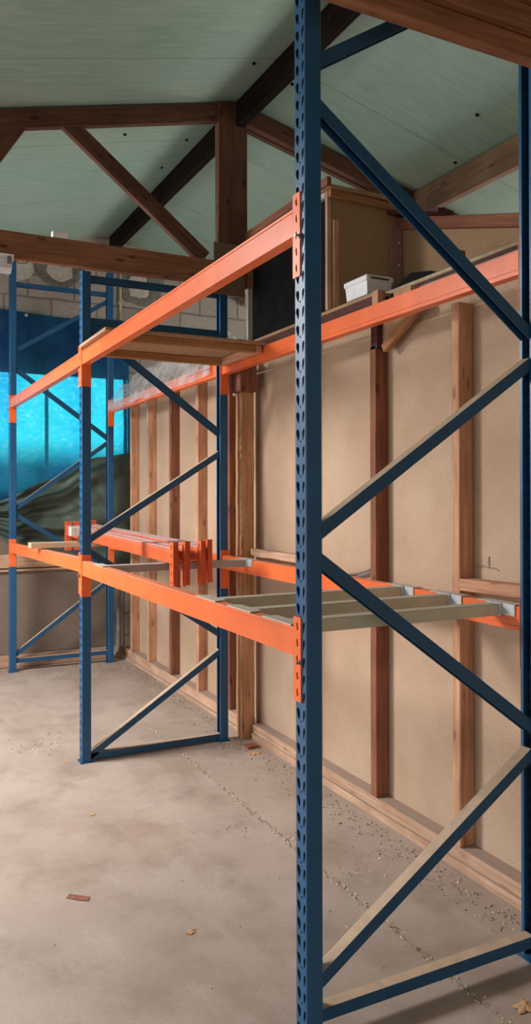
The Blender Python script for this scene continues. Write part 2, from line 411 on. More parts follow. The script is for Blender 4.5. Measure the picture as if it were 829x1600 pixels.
# ---- beams with hooked end connectors
def connector(root, y_plate, side, x_out, ydir, zt, m, pin, leg=.034, back=.056):
    """L-shaped end connector; y_plate: plane of the leg the beam is welded to; side -1: clips on a -X face, +1: on a +X face; ydir: +1 leg reaches +Y"""
    bm = bmesh.new(); t = .004; z0, z1 = zt-.222, zt+.036
    y0, y1 = (y_plate, y_plate+leg) if ydir > 0 else (y_plate-leg, y_plate)
    holes = []
    for k in range(5):
        cz = z0+.028+k*.0505
        q = leg/.034; c0 = (y0+y1)/2
        holes.append([(c0-.0050*q, cz-.009), (c0+.002*q, cz-.014), (c0+.0055*q, cz+.007), (c0-.001*q, cz+.014)])
    X = x_out+side*.0045
    holed_strip(bm, y0, y1, z0, z1, holes, X)
    ev = [e for e in bm.edges if e.is_boundary]
    ret = bmesh.ops.extrude_edge_only(bm, edges=ev)
    for v in [g for g in ret['geom'] if isinstance(g, bmesh.types.BMVert)]: v.co.x -= side*t
    xin = x_out - side*back
    ya, yb = (y_plate-.004, y_plate) if ydir > 0 else (y_plate, y_plate+.004)
    bx(bm, min(X, xin), max(X, xin), ya, yb, z0, z1, .001)
    o = put('connector', bm, m, root)
    if pin:
        bm = bmesh.new(); yy = (y1+.003) if ydir < 0 else (y0-.003)
        yy = y0+.002 if ydir < 0 else y1-.002
        tube(bm, [(X-.001*side, yy, zt-.10), (X+side*.016, yy, zt-.10)], .0045, 8)
        tube(bm, [(X+side*.002, yy, zt-.10), (X+side*.006, yy, zt-.10)], .008, 6)
        p = put('locking_pin', bm, STEEL, o); p['label'] = 'bare steel locking pin'
def beam(y0, y1, x_out, side, zt0, zt1, label, group, m=ORANGE, pin=True, name='shelf_beam', leg0=.034, back=.056):
    """y0,y1: planes of the upright faces it spans; side -1: outer face towards -X at x_out"""
    r = empty(name, ((x_out - side*.02), (y0+y1)/2, min(zt0, zt1)-.088), label, 'shelf beam', group)
    H = .0875; wd = .0455; s = -side
    prof = [(0, 0), (wd, 0), (wd, H*.16), (wd-.0025, H*.175), (wd-.0025, H*.20), (wd, H*.215), (wd, H-.001), (wd-.001, H), (.003, H), (0, H-.003), (0, H*.875), (.003, H*.86), (.003, H*.84), (0, H*.825)]
    bm = bmesh.new()
    ya, yb = y0+.004, y1-.004
    A = [bm.verts.new((x_out+s*u, ya, zt0-H+v)) for u, v in prof]; B = [bm.verts.new((x_out+s*u, yb, zt1-H+v)) for u, v in prof]
    n = len(prof)
    for i in range(n): bm.faces.new((A[i], A[(i+1) % n], B[(i+1) % n], B[i]))
    bm.faces.new(A[::-1]); bm.faces.new(B)
    bmesh.ops.recalc_face_normals(bm, faces=bm.faces[:])
    put('beam_bar', bm, m, r)
    connector(r, y0+.0005, side, x_out, -1, zt0, m, pin, leg0, back)
    connector(r, y1-.0005, side, x_out, +1, zt1, m, pin, .034, back)
    return r
GB = 'orange beams carried by the rack frames'
beam(Y1+W, Y2, 0, -1, UP_T, UP_T, 'upper orange front beam of the near bay, rising into the nearest upright', GB, leg0=.042)
beam(Y1+W, Y2, DEP, 1, UP_T, UP_T, 'upper orange rear beam of the near bay, along the top of the studs below the black box', GB, leg0=.042)
beam(Y1+W, Y2, 0, -1, LO_T, LO_T, 'lower orange front beam of the near bay, carrying the front ends of the support bars', GB, leg0=.042)
beam(Y1+W, Y2, DEP, 1, LO_T, LO_T, 'lower orange rear beam of the near bay, under the galvanised bar clips', GB, leg0=.042)
beam(Y2+W, Y3, 0, -1, UP_T, UP_T, 'upper orange front beam of the far bay, seen against the bright blue tarpaulin', GB)
beam(Y2+W, Y3, DEP, 1, UP_T, UP_T, 'upper orange rear beam of the far bay with clear plastic sheeting over it', GB)
beam(Y2+W, Y3, 0, -1, LO_T+.014, LO_T-.042, 'lower orange front beam of the far bay, under the free end of the pale plank', GB)
beam(Y2+W, Y3, DEP, 1, LO_T, LO_T-.042, 'lower orange rear beam of the far bay, mostly hidden behind the stacked loose beams', GB)

# ---- loose beams stacked on the lower level
SB = 'loose orange beams stacked on the lower level'
for i, (x, yo, dz, lab) in enumerate(((.388, 0, 0, 'front loose orange beam of the stack, dusty top, leftmost slotted end'),
                                      (.464, .01, .001, 'second loose orange beam of the stack, counted from the front, rust-blotched end'),
                                      (.560, .0, .004, 'third loose orange beam of the stack, beside a gap, with slotted end plate'),
                                      (.622, .05, .006, 'rearmost loose orange beam of the stack, its end plate just behind the third'))):
    beam(2.262+yo, 4.965+yo, x, -1, 1.343+dz, 1.380+dz, lab, SB, ORANGE_WORN, pin=False, name='loose_beam', leg0=.058, back=.050)

# ---- pallet support bars
def support_bar(yc, label, m):
    r = empty('support_bar', (.48, yc, 1.20), label, 'support bar', 'grey support bars laid across the lower beams')
    bm = bmesh.new(); bx(bm, .048, .934, yc-.028, yc+.028, 1.203, 1.2475, .003); put('bar', bm, m, r)
    bm = bmesh.new()
    v = [(.001, -.10), (.052, -.085), (.052, .085), (.001, .10)]
    lo = [bm.verts.new((x, yc+y, 1.2475)) for x, y in v]; hi = [bm.verts.new((x, yc+y, 1.2515)) for x, y in v]
    bm.faces.new(lo[::-1]); bm.faces.new(hi)
    for k in range(4): bm.faces.new((lo[k], lo[(k+1) % 4], hi[(k+1) % 4], hi[k]))
    put('end_plate', bm, m, r)
    bm = bmesh.new()
    bx(bm, .9335, .983, yc-.10, yc+.10, 1.2475, 1.2505, .0008); bx(bm, .9335, .937, yc-.10, yc+.034, 1.207, 1.2475, .0008)
    bx(bm, .925, .9335, yc-.034, yc+.034, 1.200, 1.2506, .001)
    o = put('end_clip', bm, GALV, r); o['label'] = 'galvanised end clip'
support_bar(.200, 'nearest olive grey support bar, passing behind the diagonal brace to the rear beam', BAR)
support_bar(.490, 'middle one of the three olive grey support bars beside each other', BAR)
support_bar(.800, 'third olive grey support bar, farthest of the three beside each other', BAR)
support_bar(2.410, 'single grey support bar beside the middle frame, under the ends of the stacked beams', GREYBAR)

# ---- chipboard deck on the upper beams
dk = empty('chipboard_deck', (.48, 2.4, 2.49), 'chipboard deck panel with brown battens underneath, bridging the upper beams', 'deck panel')
bm = bmesh.new(); bx(bm, -.030, 1.000, 2.135, 2.715, 2.548, 2.567, .0015); put('board', bm, CHIP, dk)
for (a, b) in (((.052, 2.17, 2.524), (.890, 2.17, 2.524)), ((.052, 2.685, 2.524), (.890, 2.685, 2.524))):
    timber('batten', a, b, .035, .046, BATTEN, dk)
timber('batten', (.908, 2.15, 2.524), (.908, 2.705, 2.524), .034, .046, STUD, dk)

# ---- plank and pale block on the far lower beam
timber('plank', (-.075, 4.13, 1.266), (.93, 4.17, 1.262), .10, .042, PLANK, None)
tag(bpy.data.objects['plank'], 'pale sawn plank across the far lower beams, supporting the far end of the stacked beams', 'plank')
bk = empty('clamped_block', (.275, 4.1, 1.287), 'grey white slotted block standing on the pale plank beside the middle upright', 'block')
bm = bmesh.new()
for x in (.245, .281, .317): bx(bm, x-.017, x+.017, 4.07, 4.15, 1.332, 1.400, .002)
bx(bm, .232, .330, 4.08, 4.14, 1.338, 1.394)
put('block', bm, GREYWD, bk)
bm = bmesh.new(); tube(bm, [(.300, 4.11, 1.287), (.300, 4.11, 1.335)], .010, 8); bx(bm, .283, .317, 4.09, 4.13, 1.287, 1.293); put('foot', bm, STEEL, bk)

# ------------------------------------------------------------------ room shell
XL, XR, YN, YE = -4.3, 6.4, -5.5, 5.82
RX, RZ, RS = 1.05, 4.30, .247           # ridge line and roof slope
def roofz(x): return RZ - RS*abs(x-RX)
# floor: two slabs with a dirt-filled joint
bm = bmesh.new()
bx(bm, XL-.2, .6075, YN-.2, YE+.2, -.12, 0); bx(bm, .6125, XR+.2, YN-.2, YE+.2, -.12, 0)
fl = put('floor', bm, FLOOR, None, origin=(0, 0, 0)); tag(fl, 'dusty stained concrete floor with one straight joint', 'floor', kind='structure')
bm = bmesh.new(); bx(bm, .604, .616, YN, YE, -.05, -.0035); put('floor_joint', bm, GAP, fl)
bm = bmesh.new(); bx(bm, -60, 60, -60, 60, -.30, -.13); g = put('ground', bm, GROUND, None, origin=(0, 0, 0)); tag(g, 'gravel yard around the shed', 'ground', kind='structure')
# roof boards, two slopes
def slope(x1, label):
    bm = bmesh.new(); z1 = roofz(x1); t = .05
    pts = [(RX, RZ), (x1, z1), (x1, z1+t), (RX, RZ+t)]
    extr(bm, pts, YN-.2, YE+.2, 'y')
    return tag(put('ceiling', bm, ROOF, None, origin=(RX, 0, RZ)), label, 'ceiling', kind='structure')
cl = slope(XL-.25, 'mint green boarded roof slope, left of the ridge beam')
cr = slope(XR+.25, 'mint green boarded roof slope, right of the ridge beam')
# bolts in the roof boards
def roof_bolt(parent, x, y):
    z = roofz(x); bm = bmesh.new(); tube(bm, [(x, y, z+.002), (x, y, z-.010)], .011, 8); put('roof_bolt', bm, BLACK, parent)
for x, y in ((.92, 1.45), (.90, 2.2), (.91, 3.35), (.91, 3.9), (.91, 4.6), (.40, 3.2), (-.12, 1.1)): roof_bolt(cl, x, y)
for x, y in ((1.19, 3.6), (1.19, 4.1), (1.20, 4.7), (1.22, 2.3), (2.2, 1.7), (2.45, 2.2), (2.95, 1.9)): roof_bolt(cr, x, y)
# far wall with the covered window
OX0, OX1, OZ0, OZ1 = -2.3, 1.20, 1.70, 2.90
bm = bmesh.new(); ye = YE+.20
def gable(bm, y0, y1, x0, x1, z0f, z1f):
    pts = [(x0, z0f), (x1, z0f)]
    xs = [x1] + ([RX] if x0 < RX < x1 else []) + [x0]
    pts += [(x, z1f(x)) for x in xs]
    extr(bm, pts, y0, y1, 'y')
gable(bm, YE, ye, XL, OX0, 0, roofz); gable(bm, YE, ye, OX1, XR, 0, roofz)
gable(bm, YE, ye, OX0, OX1, OZ1, roofz); gable(bm, YE, ye, OX0, OX1, 0, lambda x: OZ0)
wf = put('wall_far', bm, BLOCK, None, origin=(0, YE, 0)); tag(wf, 'far gable wall of grey blocks behind the racking', 'wall', kind='structure')
bm = bmesh.new(); bx(bm, -2.9, 1.16, YE-.012, YE, .12, 1.35); put('hardboard', bm, PANELGREY, wf)
timber('dado_rail', (-2.9, YE-.035, 1.015), (1.15, YE-.035, 1.015), .045, .13, SOLE, wf)
timber('dado_rail', (-2.9, YE-.03, .925), (1.15, YE-.03, .925), .035, .022, SOLE, wf)
timber('sole_plate', (-2.9, YE-.045, .06), (1.15, YE-.045, .06), .07, .11, SOLE, wf)
def splat(name, cx, cz, rx, rz, m, seed, sq=0):
    dep = .008 if m is MORTARDK else .022
    bm = bmesh.new(); n = 22; ring = []; ring2 = []
    for i in range(n):
        a = 2*math.pi*i/n; ca, sa = math.cos(a), math.sin(a)
        k = 1+.22*noise.noise(Vector((ca*1.6+seed, sa*1.6, seed)))
        if sq: k *= 1/max(abs(ca), abs(sa))**.8
        ring.append(bm.verts.new((cx+rx*k*ca, YE-.001, cz+rz*k*sa))); ring2.append(bm.verts.new((cx+rx*k*ca*.88, YE-dep, cz+rz*k*sa*.88)))
    for i in range(n): bm.faces.new((ring[i], ring[(i+1) % n], ring2[(i+1) % n], ring2[i]))
    bm.faces.new(ring2); bmesh.ops.recalc_face_normals(bm, faces=bm.faces[:]); put(name, bm, m, wf)
splat('mortar_smear', .51, 3.87, .25, .16, MORTARDK, 5); splat('mortar_smear', 1.36, 3.80, .24, .18, MORTARDK, 3, 1)
bmx = splat('mortar_patch', .52, 3.88, .135, .115, MORTAR, 1); splat('mortar_patch', 1.32, 3.81, .115, .115, MORTAR, 2, 1)
splat('mortar_patch', .12, 3.86, .15, .14, MORTAR, 9)
w1 = empty('window_1', ((OX0+OX1)/2, YE+.1, OZ0), 'timber window frame behind the blue tarpaulin', 'window', kind='structure')
for a, b in (((OX0, YE+.08, OZ0+.02), (OX1, YE+.08, OZ0+.02)), ((OX0, YE+.08, OZ1-.02), (OX1, YE+.08, OZ1-.02))): timber('window_rail', a, b, .06, .04, STUDDK, w1)
for x in (OX0+.025, -.85, .385, OX1-.025): timber('mullion', (x, YE+.05, OZ0), (x, YE+.05, OZ1), .035, .06, STUDDK, w1, up=(0, 1, 0))
# left wall with a wide open doorway, near wall with another
def wall_with_gap(name, axis, at, a0, a1, g0, g1, gz, zf, label, t=.15):
    bm = bmesh.new()
    for (u0, u1, z0) in ((a0, g0, 0), (g1, a1, 0), (g0, g1, gz)):
        if axis == 'x': bx(bm, min(at, at+t), max(at, at+t), u0, u1, z0, zf)
        else:
            us = [u1] + ([RX] if u0 < RX < u1 else []) + [u0]
            extr(bm, [(u0, z0), (u1, z0)] + [(u, roofz(u)) for u in us], min(at, at+t), max(at, at+t), 'y')
    return tag(put(name, bm, BLOCK, None, origin=(0, 0, 0)), label, 'wall', kind='structure')
wall_with_gap('wall_left', 'x', XL, YN, YE, -.6, 5.0, 2.7, roofz(XL), 'left block wall with a wide open doorway', -.15)
wall_with_gap('wall_near', 'y', YN, XL, XR, -3.2, .4, 2.7, 0, 'near block wall with an open doorway', -.15)
wall_with_gap('wall_outer', 'x', XR, YN, YE, .2, 4.6, 2.6, roofz(XR), 'outer right block wall beyond the partition, with a doorway', .15)  # doorway added to go with the fill lamp on this side
rl = bmesh.new(); extr(rl, [(-3.35, roofz(-3.35)-.035), (-2.05, roofz(-2.05)-.035), (-2.05, roofz(-2.05)-.012), (-3.35, roofz(-3.35)-.012)], 1.6, 4.8, 'y')  # unseen panel, added to go with the fill lamp below it
tag(put('added_rooflight', rl, DIFF, None), 'frosted panel added out of view under the solid left roof slope', 'added_rooflight', kind='structure')

# right partition: hardboard on studs with a ledge and an upper part
PX = 1.225; SXF = 1.145
wr = empty('wall_right', (PX, 2.0, 0), 'stud partition lined with tan hardboard behind the racking', 'wall', kind='structure')
bm = bmesh.new(); bx(bm, PX, PX+.012, YN, YE, 0, 2.485); put('hardboard_panel', bm, PANEL, wr)
bm = bmesh.new(); bx(bm, PX+.003, PX+.014, YN, YE, 2.495, 2.672); put('hardboard_panel', bm, PANEL, wr)
timber('joint_cover', (PX+.002, YN, 2.490), (PX+.002, 2.6, 2.490), .010, .014, PLANK, wr, bev=0)
timber('sole_plate', (1.187, YN, .072), (1.187, 2.74, .072), .080, .055, SOLE, wr, wane=.004)
timber('sole_plate', (1.181, YN, .022), (1.181, 2.74, .022), .088, .042, SOLE, wr, wane=.008)
timber('sole_plate', (1.187, 2.87, .058), (1.187, YE-.05, .058), .080, .085, SOLE, wr, wane=.006)
timber('sole_plate', (1.175, 2.87, .012), (1.175, YE-.05, .012), .095, .022, SOLE, wr, wane=.008)
for y, m in ((-1.18, STUD), (-.55, STUD), (.060, STUD), (.672, STUD), (2.005, STUD), (3.145, STUDRED), (3.745, STUD), (4.365, STUDRED), (4.975, STUD), (5.50, STUD)):
    timber('stud', (1.185, y, .10), (1.185, y, 2.505 if abs(y-.672) < .01 else 2.66), .080, .050, m, wr, up=(0, 1, 0))
timber('stud', (1.185, 1.312, .10), (1.185, 1.312, 2.42), .080, .052, STUDRED, wr, up=(0, 1, 0))
timber('stud', (1.185, 1.300, 2.40), (1.185, 1.300, 2.67), .080, .058, STUDDK, wr, up=(0, 1, 0))
timber('stud_block', (1.135, 1.242, 2.54), (1.135, 1.242, 2.688), .045, .055, STUD, wr, up=(0, 1, 0))
box('stud_block', 1.175, 1.2245, 1.03, 1.17, 2.62, 2.672, STUD, wr)
# gusset under the ledge at the second stud
bm = bmesh.new(); extr(bm, [(1.275, 2.40), (1.225, 2.40), (.95, 2.56), (1.275, 2.56)], 1.178, 1.19, 'x'); put('gusset', bm, PANEL2, wr)
timber('gusset_brace', (1.165, 1.235, 2.395), (1.165, .93, 2.555), .030, .045, BATTEN, wr)
# post standing in front of the sole plate, with a packing block at its head
timber('post', (1.125, 2.812, 0), (1.125, 2.812, 2.40), .092, .096, POST, wr, up=(0, 1, 0), wane=.006)
timber('post_packer', (1.10, 2.775, 2.345), (1.10, 2.775, 2.53), .125, .15, STUDRED, wr, up=(0, 1, 0))
timber('post_packer', (1.13, 2.955, 2.345), (1.13, 2.955, 2.53), .05, .03, SOLE, wr, up=(0, 1, 0))
# noggins
timber('noggin', (1.178, .645, 1.258), (1.178, .085, 1.268), .075, .052, STUD, wr)
timber('noggin', (1.170, 2.735, 1.264), (1.170, 2.03, 1.264), .090, .046, SOLE, wr, wane=.012)
# ledge
bm = bmesh.new(); bx(bm, 1.130, 1.66, 1.262, 2.92, 2.672, 2.690, .001); put('ledge', bm, PANEL2, wr)
bm = bmesh.new(); bx(bm, 1.226, 1.66, YN, 1.262, 2.672, 2.690, .001); put('ledge', bm, STUDDK, wr)
bm = bmesh.new(); bx(bm, 1.150, 1.30, 2.92, YE, 2.662, 2.680, .001); put('ledge', bm, PANEL2, wr)
timber('ledge_rail', (1.148, 1.275, 2.628), (1.148, 2.92, 2.628), .034, .125, STUDDK, wr)
# upper partition above the ledge, its top falling towards the camera
UX = 1.63
def uz(y): return 2.955 + (y-.70)*.290
bm = bmesh.new(); extr(bm, [(-.35, 2.69), (1.74, 2.69), (1.74, uz(1.74)), (-.35, uz(-.35))], UX, UX+.012, 'x'); put('upper_hardboard', bm, PANEL2, wr)
timber('top_plate', (UX, -.35, uz(-.35)+.0), (UX, 1.76, uz(1.76)+.0), .07, .065, STUDRED, wr)
timber('top_board', (UX-.055, 1.25, uz(1.25)+.055), (UX-.055, 1.72, uz(1.72)+.05), .10, .02, STUDDK, wr, wane=.012)
# mauve plate with two nails in the corner
bm = bmesh.new(); bx(bm, 1.545, 1.625, 1.700, 1.712, 2.69, 3.225, .001); pl = put('corner_plate', bm, PLATE, wr)
for z in (3.00, 3.13):
    bm = bmesh.new(); tube(bm, [(1.60, 1.698, z), (1.60, 1.704, z)], .006, 8); put('nail_head', bm, WHITEPL, pl)

# ------------------------------------------------------------------ boxed bulkhead on the ledge
bh = empty('bulkhead_box', (1.38, 2.24, 2.69), 'tall boxed bulkhead on the wall ledge with a black front and hardboard side', 'box')
bm = bmesh.new(); bx(bm, 1.150, 1.66, 1.715, 1.728, 2.690, 3.36); put('side_panel', bm, PANEL2, bh)
bm = bmesh.new(); bx(bm, 1.150, 1.66, 2.770, 2.783, 2.690, 3.36); put('side_panel', bm, PANEL2, bh)
bm = bmesh.new(); bx(bm, 1.146, 1.158, 1.735, 2.765, 2.692, 3.345); put('front_panel', bm, BLACK, bh)
timber('front_strip', (1.132, 1.724, 2.690), (1.132, 1.724, 3.36), .026, .022, SOLE, bh, up=(0, 1, 0), wane=.003)
timber('front_strip', (1.128, 2.752, 2.690), (1.128, 2.752, 3.36), .034, .045, WHITEWOOD, bh, up=(0, 1, 0), wane=.003)
timber('front_strip', (1.132, 1.74, 3.345), (1.132, 2.73, 3.345), .030, .030, WHITEWOOD, bh)
timber('corner_stud', (1.170, 1.706, 2.692), (1.170, 1.706, 3.20), .035, .016, STUD, bh, up=(0, 1, 0))
timber('top_rail', (1.125, 1.700, 3.345), (1.64, 1.700, 3.325), .030, .042, BATTEN, bh)
bm = bmesh.new(); bx(bm, 1.105, 1.67, 1.665, 2.80, 3.362, 3.380, .002); put('lid_board', bm, PANEL2, bh)
timber('lid_edge', (1.10, 1.66, 3.392), (1.10, 2.80, 3.392), .03, .05, STUDRED, bh)

# ------------------------------------------------------------------ things on the ledge
tr = empty('lidded_tray', (1.205, 1.49, 2.690), 'white lidded plastic tray with an inked strip, on the ledge beside the black box', 'tray')
def tapered(bm, x0, x1, y0, y1, z0, z1, d):
    lo = [bm.verts.new((x, y, z0)) for x, y in ((x0+d, y0+d), (x1-d, y0+d), (x1-d, y1-d), (x0+d, y1-d))]
    hi = [bm.verts.new((x, y, z1)) for x, y in ((x0, y0), (x1, y0), (x1, y1), (x0, y1))]
    bm.faces.new(lo[::-1]); bm.faces.new(hi)
    for k in range(4): bm.faces.new((lo[k], lo[(k+1) % 4], hi[(k+1) % 4], hi[k]))
bm = bmesh.new(); tapered(bm, 1.165, 1.325, 1.39, 1.60, 2.712, 2.785, .006); put('tub', bm, WHITEPL, tr)
bm = bmesh.new(); bx(bm, 1.158, 1.332, 1.383, 1.607, 2.785, 2.812, .003); bx(bm, 1.166, 1.324, 1.391, 1.599, 2.812, 2.817, .002); put('lid', bm, WHITEPL, tr)
bm = bmesh.new(); bx(bm, 1.185, 1.30, 1.3800, 1.3835, 2.793, 2.803); put('inked_strip', bm, DARKBIT, tr)
bm = bmesh.new(); bx(bm, 1.175, 1.31, 1.40, 1.58, 2.690, 2.713, .003); put('foot', bm, STUDDK, tr)
bm = bmesh.new(); tube(bm, [(1.25, 1.345, 2.705), (1.252, .85, 2.707), (1.25, .20, 2.705)], .0125, 10)
tag(put('pipe', bm, PIPE, None, smooth=True), 'long beige pipe lying along the wall ledge beside the white tray', 'pipe')
bm = bmesh.new(); extr(bm, [(1.33, 2.691), (.93, 2.691), (.93, 2.722), (1.0, 2.748), (1.16, 2.778), (1.30, 2.735)], 1.275, 1.295, 'x')
tag(put('offcut', bm, BLACK, None), 'dark board offcut standing on the ledge behind the beige pipe', 'offcut')
bm = bmesh.new(); bx(bm, 1.40, 1.46, .96, 1.01, 2.691, 2.86, .003)
tag(put('wood_block', bm, BATTEN, None), 'brown upright wood offcut on the ledge behind the diagonal brace', 'block')

# ------------------------------------------------------------------ roof timbers
def truss(yf, label, m_chord, m_web):
    t = .05; yc = yf+t/2
    r = empty('roof_truss', (RX, yc, 3.045), label, 'roof truss', 'timber roof trusses')
    def P(x, z): return (x, yc, z)
    timber('bottom_chord', P(XL+.02, 3.124), P(XR-.02, 3.124), t, .158, m_chord, r)
    dz = .062
    zt = RZ-.006
    timber('rafter', P(RX+.02, zt-dz-.0), P(XL, roofz(XL)-dz), t, .115, m_web, r)
    timber('rafter', P(RX-.02, zt-dz-.0), P(XR, roofz(XR)-dz), t, .115, m_web, r)
    timber('king_post', (.995, yc-.003, 3.045), (.995, yc-.003, RZ-.035), .210, t+.012, m_web, r, up=(0, 1, 0))
    for s in (-1, 1):
        f = lambda x: RX + s*(RX-x) if s > 0 else x
        a, b = (-.10, 3.92), (.80, 3.21)
        timber('strut', (f(a[0]), yc, a[1]), (f(b[0]), yc, b[1]), t-.006, .100, m_web, r, up=(0, 0, 1))
        a, b = (-.385, 3.86), (-.83, 3.04+.12)
        timber('strut', (f(a[0]), yc, a[1]), (f(b[0]), yc, b[1]), t-.006, .105, m_web, r, up=(0, 0, 1))
    return r
T1 = truss(2.722, 'dark brown timber roof truss with king post, above the middle rack frame', TRUSS2, TRUSS)
T2 = truss(-.215, 'orange brown roof truss whose bottom beam crosses the top right corner', TRUSS2, TRUSS2)
timber('chord_board', (XL+.02, -.235, 3.165), (XR-.02, -.235, 3.165), .030, .120, TRUSS2, T2)
timber('chord_board', (XL+.02, -.262, 3.205), (XR-.02, -.262, 3.205), .022, .05, TRUSS2, T2)
timber('ridge_beam', (RX, YN, RZ-.098), (RX, YE, RZ-.098), .060, .165, RIDGE, None)
tag(bpy.data.objects['ridge_beam'], 'blackened ridge beam along the peak of the roof', 'beam')
timber('purlin', (2.515, YN, 3.832), (2.515, YE, 3.832), .055, .195, PURLIN, None)
tag(bpy.data.objects['purlin'], 'brown purlin under the right roof slope, above the boxed bulkhead', 'purlin')
rb = empty('roof_batten', (RX, 2.98, RZ-.02), 'thin brown batten nailed under the roof boards behind the dark truss', 'batten')
for x in (XL, XR):
    timber('batten_strip', (RX+(.05 if x > 0 else -.05), 2.98, roofz(RX+.05)-.014), (x, 2.98, roofz(x)-.014), .045, .024, TRUSS, rb)
# cardboard piece hung on the king post foot
bm = bmesh.new(); bx(bm, .850, 1.073, 2.700, 2.706, 2.975, 3.318, .001)
tag(put('cardboard_sheet', bm, CARD, None), 'brown cardboard sheet pinned to the foot of the king post', 'cardboard')
bm = bmesh.new(); bx(bm, -.190, -.092, 2.7225, 2.768, 3.2035, 3.244, .004); 
jb = tag(put('junction_box', bm, WHITEPL, None), 'small white junction box on top of the truss bottom beam', 'junction box')
# light fitting under the chord
lf = empty('light_fitting', (-.75, 2.70, 3.045), 'white light fitting hung under the truss beam at the left edge', 'light fitting')
bm = bmesh.new(); extr(bm, [(2.655, 3.010), (2.745, 3.010), (2.755, 3.044), (2.645, 3.044)], -1.10, -.425, 'x'); put('housing', bm, WHITEPL, lf)
bm = bmesh.new(); extr(bm, [(2.640, 3.012), (2.655, 2.965), (2.685, 2.945), (2.715, 2.945), (2.745, 2.965), (2.760, 3.012)], -1.08, -.435, 'x'); put('diffuser', bm, DIFF, lf)
for x in (-.452, -1.0): box('clip', x-.012, x+.012, 2.634, 2.642, 2.985, 3.03, CABLE, lf)
bm = bmesh.new(); tube(bm, [(-.42, 2.70, 3.035), (-.40, 2.70, 3.018), (-.375, 2.70, 3.012), (-.345, 2.70, 3.018), (-.325, 2.70, 3.044)], .004, 6); put('flex', bm, CABLE, lf)

# ------------------------------------------------------------------ pipes and cables
bm = bmesh.new(); tube(bm, [(1.13, YE-.016, 3.44), (1.13, YE-.016, 4.27)], .013, 8)
cd = put('conduit', bm, CONDUIT, None, smooth=True); tag(cd, 'yellowed conduit running up the block gable to the ridge', 'conduit')
for z in (3.62, 4.05): box('saddle_clip', 1.108, 1.152, YE-.032, YE, z-.012, z+.012, CONDUIT, cd)
bm = bmesh.new(); tube(bm, [(1.085, YE-.105, .92), (1.085, YE-.105, .12), (1.075, YE-.105, .075), (1.045, YE-.105, .055), (.96, YE-.105, .050)], .024, 10)
dp = put('waste_pipe', bm, PIPEGREY, None, smooth=True); tag(dp, 'dirty grey pipe with a bottom elbow in the far corner by the last upright', 'pipe')
bm = bmesh.new(); tube(bm, [(1.045, YE-.105, .055), (1.00, YE-.105, .050)], .031, 10); put('elbow_collar', bm, GALV, dp)
bm = bmesh.new()
pts = [(1.212, 1.340+.0, 1.34), (1.210, 1.36, 1.285), (1.206, 1.43, 1.235), (1.204, 1.55, 1.205), (1.206, 1.72, 1.185), (1.212, 1.90, 1.18)]
tube(bm, pts, .006, 6); tube(bm, [(x-.001, y+.004, z+.016) for x, y, z in pts], .006, 6)
tag(put('cable_loop', bm, CABLE, None, smooth=True), 'grey cable drooping on the hardboard beside the dark red stud', 'cable')
bm = bmesh.new(); tube(bm, [(1.222, .546, 1.385), (1.219, .546, 1.335)], .002, 6)
tube(bm, [(1.221, .625, 1.328), (1.215, .58, 1.345), (1.214, .546, 1.335), (1.217, .51, 1.34), (1.221, .48, 1.326)], .0012, 6)
tag(put('wire_hook', bm, CABLE, None), 'bent bit of wire pinned to the hardboard above the near noggin', 'wire')

# ------------------------------------------------------------------ sheets
def grid(name, nu, nv, f, m, parent=None, sub=0):
    bm = bmesh.new(); V = [[bm.verts.new(f(i/nu, j/nv)) for j in range(nv+1)] for i in range(nu+1)]
    for i in range(nu):
        for j in range(nv): bm.faces.new((V[i][j], V[i+1][j], V[i+1][j+1], V[i][j+1]))
    o = put(name, bm, m, parent, smooth=True)
    return o
def lerp_poly(u, pts):
    for (a, x), (b, y) in zip(pts, pts[1:]):
        if u <= b: t = (u-a)/(b-a); t = t*t*(3-2*t); return x+(y-x)*t
    return pts[-1][1]
bt = empty('blue_tarpaulin', (-.6, YE-.05, 1.4), 'blue tarpaulin hung over the far window, glowing where daylight passes', 'tarpaulin')
def blue(u, v):
    x = -2.75 + u*3.965; z = 1.32 + v*(3.415-1.32) + .012*math.sin(u*21)*v
    y = YE-.035 + .020*noise.noise(Vector((x*1.6, z*1.2, 1))) + .016*noise.noise(Vector((x*5+z*3, z*4, 2))) + .007*noise.noise(Vector((x*14-z*9, z*13, 5))) + .006*math.sin(x*26+z*9)*noise.noise(Vector((x*2, z*2, 8)))
    return (x, y, z)
grid('sheet', 130, 80, blue, TARPBLUE, bt)
for (x, z) in ((.185, 3.385), (-.9, 3.385), (1.0, 3.39)):
    bm = bmesh.new(); tube(bm, [(x, YE-.072, z), (x, YE-.060, z)], .016, 10); put('eyelet', bm, GALV, bt)
gt = empty('green_tarpaulin', (.3, YE-.09, 1.2), 'dark green tarpaulin bunched in diagonal folds below the blue one', 'tarpaulin')
TOP = [(0, 2.075), (.12, 2.03), (.30, 1.80), (.52, 1.585), (.65, 1.50), (1, 1.42)]
BOT = [(0, .93), (.10, .98), (.24, 1.04), (.42, 1.16), (.55, 1.33), (.62, 1.42), (1, 1.33)]
def green(u, v):
    x = 1.203 - u*2.6 + .015*v
    zt, zb = lerp_poly(u, TOP), lerp_poly(u, BOT)
    if zb > zt-.06: zb = zt-.06
    z = zb + (zt-zb)*v
    A = .048*min(1, .35+u*2.0)
    y = YE-.105 - A*(.8*math.sin(v*16+u*5) + .7*math.sin(v*29+1.3+u*9)) - .03*noise.noise(Vector((x*2.5, z*6+x*3, 3))) - .012*noise.noise(Vector((x*9, z*12+x*5, 5)))
    return (x, min(y, YE-.062), z)
grid('sheet', 110, 70, green, TARPGREEN, gt)
